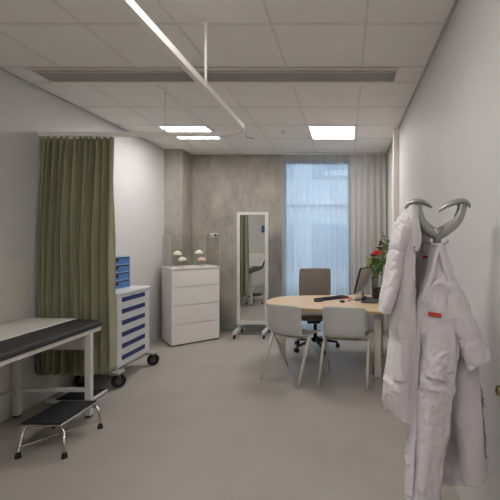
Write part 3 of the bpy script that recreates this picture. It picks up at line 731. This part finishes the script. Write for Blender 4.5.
rows = [P([(409, 206, 1.535), (413, 204.5, 1.53), (418, 206.5, 1.54)]), P([(409, 218, 1.520), (413, 219, 1.510), (419, 221, 1.525)]), P([(411, 232, 1.505), (415, 236, 1.495), (421, 241, 1.52)]), P([(413, 247, 1.495), (415, 250, 1.490), (417, 252, 1.505)])]
MB().loft(cloth(rows, 16, 30, .005, 30, 3, ridge=.003), closed=False).build('collar', M['coat'], t, smooth=True, solid=.004)
rows = [P([(394.5, 340.5, 1.50), (401, 341, 1.473), (409, 341, 1.478)]), P([(393, 360, 1.495), (401, 361, 1.466), (409, 361, 1.474)]), P([(393, 380, 1.492), (401, 382, 1.460), (408, 381, 1.47)])]
MB().loft(cloth(rows, 16, 20, .002, 20, 4), closed=False).build('pocket', M['coat'], t, smooth=True, solid=.004)
MB().loft([P([(422.5, 256, 1.655), (428, 255.4, 1.65)]), P([(422.5, 258.4, 1.655), (428, 257.8, 1.65)])], closed=False).build('red_label', M['label'], t, solid=.002)
MB().sph(at(414.5, 247, 1.49), .004).build('button', M['castg'], t, smooth=True)

t = thing('lab_coat', 'white open lab coat with red chest label hanging on the lower hook', 'coat', (.42, 1.58, .55), 0, None)
rows = [P([(440, 247, 1.565), (436, 245, 1.555), (433.5, 246, 1.575), (437, 245, 1.63), (441, 245.5, 1.64), (443.5, 247, 1.60)]),
        P([(443, 258, 1.535), (436, 260, 1.53), (431, 260, 1.56), (437, 256, 1.655), (444, 256, 1.655), (447.5, 258, 1.60)]),
        P([(446, 275, 1.51), (436, 278, 1.50), (427.5, 278, 1.55), (437, 275, 1.67), (450, 272, 1.66), (453, 274, 1.60)]),
        P([(450, 303, 1.49), (435, 305, 1.475), (418.5, 303, 1.54), (432, 300, 1.68), (458, 300, 1.66), (460, 302, 1.60)]),
        P([(459, 340, 1.49), (437, 340, 1.465), (415.5, 340, 1.535), (432, 340, 1.69), (466, 340, 1.67), (470, 338, 1.60)]),
        P([(457, 365, 1.485), (434, 368, 1.455), (413.5, 370, 1.535), (434, 368, 1.69), (470, 368, 1.665), (476, 366, 1.60)]),
        P([(453, 402, 1.48), (431, 402, 1.445), (411, 402, 1.53), (434, 402, 1.69), (475, 402, 1.66), (481, 402, 1.58)]),
        P([(446, 445, 1.48), (427, 448, 1.445), (408.5, 450, 1.53), (432, 448, 1.69), (478, 448, 1.66), (484.5, 446, 1.57)]),
        P([(439.5, 500, 1.48), (423, 503, 1.45), (406.3, 497, 1.53), (430, 486, 1.69), (476, 486, 1.655), (486, 481, 1.565)])]
MB().loft(cloth(rows, 110, 170, .011, 22, 9, vstretch=.25, ridge=.014), closed=False).build('coat_body', M['coatb'], t, smooth=True, solid=.003)
# trailing rear flap (the side away from the front panel)
rows = [P([(443, 350, 1.60), (456, 350, 1.575), (468, 350, 1.565), (478, 350, 1.575)]), P([(446, 400, 1.61), (455, 400, 1.58), (468, 400, 1.56), (481, 400, 1.57)]),
        P([(457, 440, 1.60), (463, 440, 1.565), (474, 440, 1.55), (484, 440, 1.565)]), P([(460.5, 480, 1.60), (466, 485, 1.56), (476, 487, 1.545), (486, 481, 1.56)])]
MB().loft(cloth(rows, 30, 60, .004, 12, 5), closed=False).build('rear_flap', M['coatb'], t, smooth=True, solid=.003)
rows = [P([(440, 258, 1.56), (443, 254, 1.54), (447.5, 256, 1.57), (444, 256, 1.61)]),
        P([(443, 285, 1.53), (450, 278, 1.49), (457, 280, 1.54), (451, 280, 1.61)]),
        P([(447, 318, 1.51), (457, 308, 1.465), (469.5, 306, 1.53), (460, 308, 1.61)]),
        P([(458, 344, 1.51), (468, 336, 1.45), (483, 330, 1.52), (472, 334, 1.60)]),
        P([(463, 362, 1.51), (474, 358, 1.45), (488.5, 349, 1.52), (477, 352, 1.59)]),
        P([(464.5, 371.5, 1.51), (476, 369, 1.45), (491.5, 358.5, 1.52), (480, 362, 1.585)])]
MB().loft(cloth(rows, 60, 90, .005, 20, 6, True, vstretch=.4, ridge=.013), cap=False).build('sleeve', M['coatb'], t, smooth=True, solid=.003)
rows = [P([(437, 244, 1.54), (441, 243.5, 1.535), (444, 246, 1.55)]), P([(431.5, 258, 1.53), (435, 260, 1.50), (438.5, 258, 1.53)]), P([(426.5, 275, 1.52), (430, 279, 1.485), (434, 280, 1.50)]), P([(419, 300, 1.50), (421.5, 303, 1.480), (424.5, 303, 1.485)])]
MB().loft(cloth(rows, 14, 36, .003, 30, 7), closed=False).build('collar', M['coatb'], t, smooth=True, solid=.004)
rows = [P([(437.5, 243.5, 1.53), (442, 244, 1.53), (445.5, 248, 1.55)]), P([(440, 256, 1.52), (444, 258, 1.515), (448.5, 258, 1.54)]), P([(444, 272, 1.505), (446.5, 274, 1.500), (450, 272, 1.52)])]
MB().loft(cloth(rows, 14, 24, .003, 30, 8), closed=False).build('collar', M['coatb'], t, smooth=True, solid=.004)
rows = [P([(418, 305, 1.505), (421, 305, 1.49)]), P([(415.5, 340, 1.505), (420, 340, 1.48)]), P([(413, 370, 1.50), (418, 370, 1.472)]), P([(410.5, 402, 1.50), (417, 402, 1.465)]), P([(408.5, 450, 1.50), (415, 450, 1.465)]), P([(406.2, 496, 1.50), (413, 498, 1.468)])]
MB().loft(cloth(rows, 8, 60, .002, 20, 9), closed=False).build('button_placket', M['coatb'], t, smooth=True, solid=.004)
MB().loft([P([(428.2, 311.6, 1.463), (441.5, 313.6, 1.463)]), P([(428.2, 315.8, 1.461), (441.5, 317.8, 1.461)])], closed=False).build('red_label', M['label'], t, solid=.003)
rows = [P([(427, 330, 1.463), (440, 330, 1.458), (455, 330, 1.466)]), P([(426, 352, 1.458), (440, 353, 1.452), (455, 352, 1.462)]), P([(425, 372, 1.452), (438, 375, 1.446), (452, 372, 1.46)])]
MB().loft(cloth(rows, 20, 24, .003, 20, 10), closed=False).build('chest_pocket', M['coatb'], t, smooth=True, solid=.004)

# ------------------------------------------------------------------ door handle on the right wall
o = thing('door_knob', 'small aged brass knob on the right wall at the photo edge', 'knob', (XR, 1.52, .858))
MB().cyl((XR-.002, 1.52, .858), (XR-.007, 1.52, .858), .022, seg=24).build('rosette', M['brass'], o, bevel=.001)
MB().cyl((XR-.006, 1.52, .858), (XR-.020, 1.52, .858), .008).sph((XR-.026, 1.52, .858), .019, (.7, 1, 1.2)).build('knob', M['brass'], o, smooth=True)
# glove dispenser seen in the mirror
o = thing('glove_dispenser', 'small blue box on the left wall, seen only in the mirror', 'glove box', (XL, -.85, 1.80))
MB().bb(XL, XL+.09, -.97, -.73, 1.70, 1.92).build('box', M['blue'], o, bevel=.003)
MB().bb(XL+.09, XL+.093, -.91, -.79, 1.77, 1.85).build('opening', M['slot'], o)

# ------------------------------------------------------------------ light, world, camera
w = bpy.data.worlds.new('sky'); bpy.context.scene.world = w; w.use_nodes = True
bg = w.node_tree.nodes['Background']; bg.inputs[0].default_value = (.70, .80, .96, 1); bg.inputs[1].default_value = .72
pl = bpy.data.lights.new('window_portal', 'AREA'); pl.shape = 'RECTANGLE'; pl.size = 1.05; pl.size_y = 2.7; pl.cycles.is_portal = True
po = bpy.data.objects.new('window_portal', pl); COL.objects.link(po); po.location = (-.49, 6.30, 1.38); po.rotation_euler = (-PI/2, 0, 0)

cam = bpy.data.cameras.new('camera'); co = bpy.data.objects.new('camera', cam); COL.objects.link(co)
co.location = (0, 0, EH); co.rotation_euler = (PI/2, 0, 0)
cam.sensor_fit = 'HORIZONTAL'; cam.sensor_width = 36; cam.lens = 36*F/500
cam.shift_x = -(PX-250)/500; cam.shift_y = -(250-PY)/500
cam.clip_start = .02
sc = bpy.context.scene; sc.camera = co
vs = sc.view_settings; vs.view_transform = 'Standard'; vs.look = 'None'; vs.gamma = 1; vs.exposure = 1.68; vs.use_curve_mapping = False
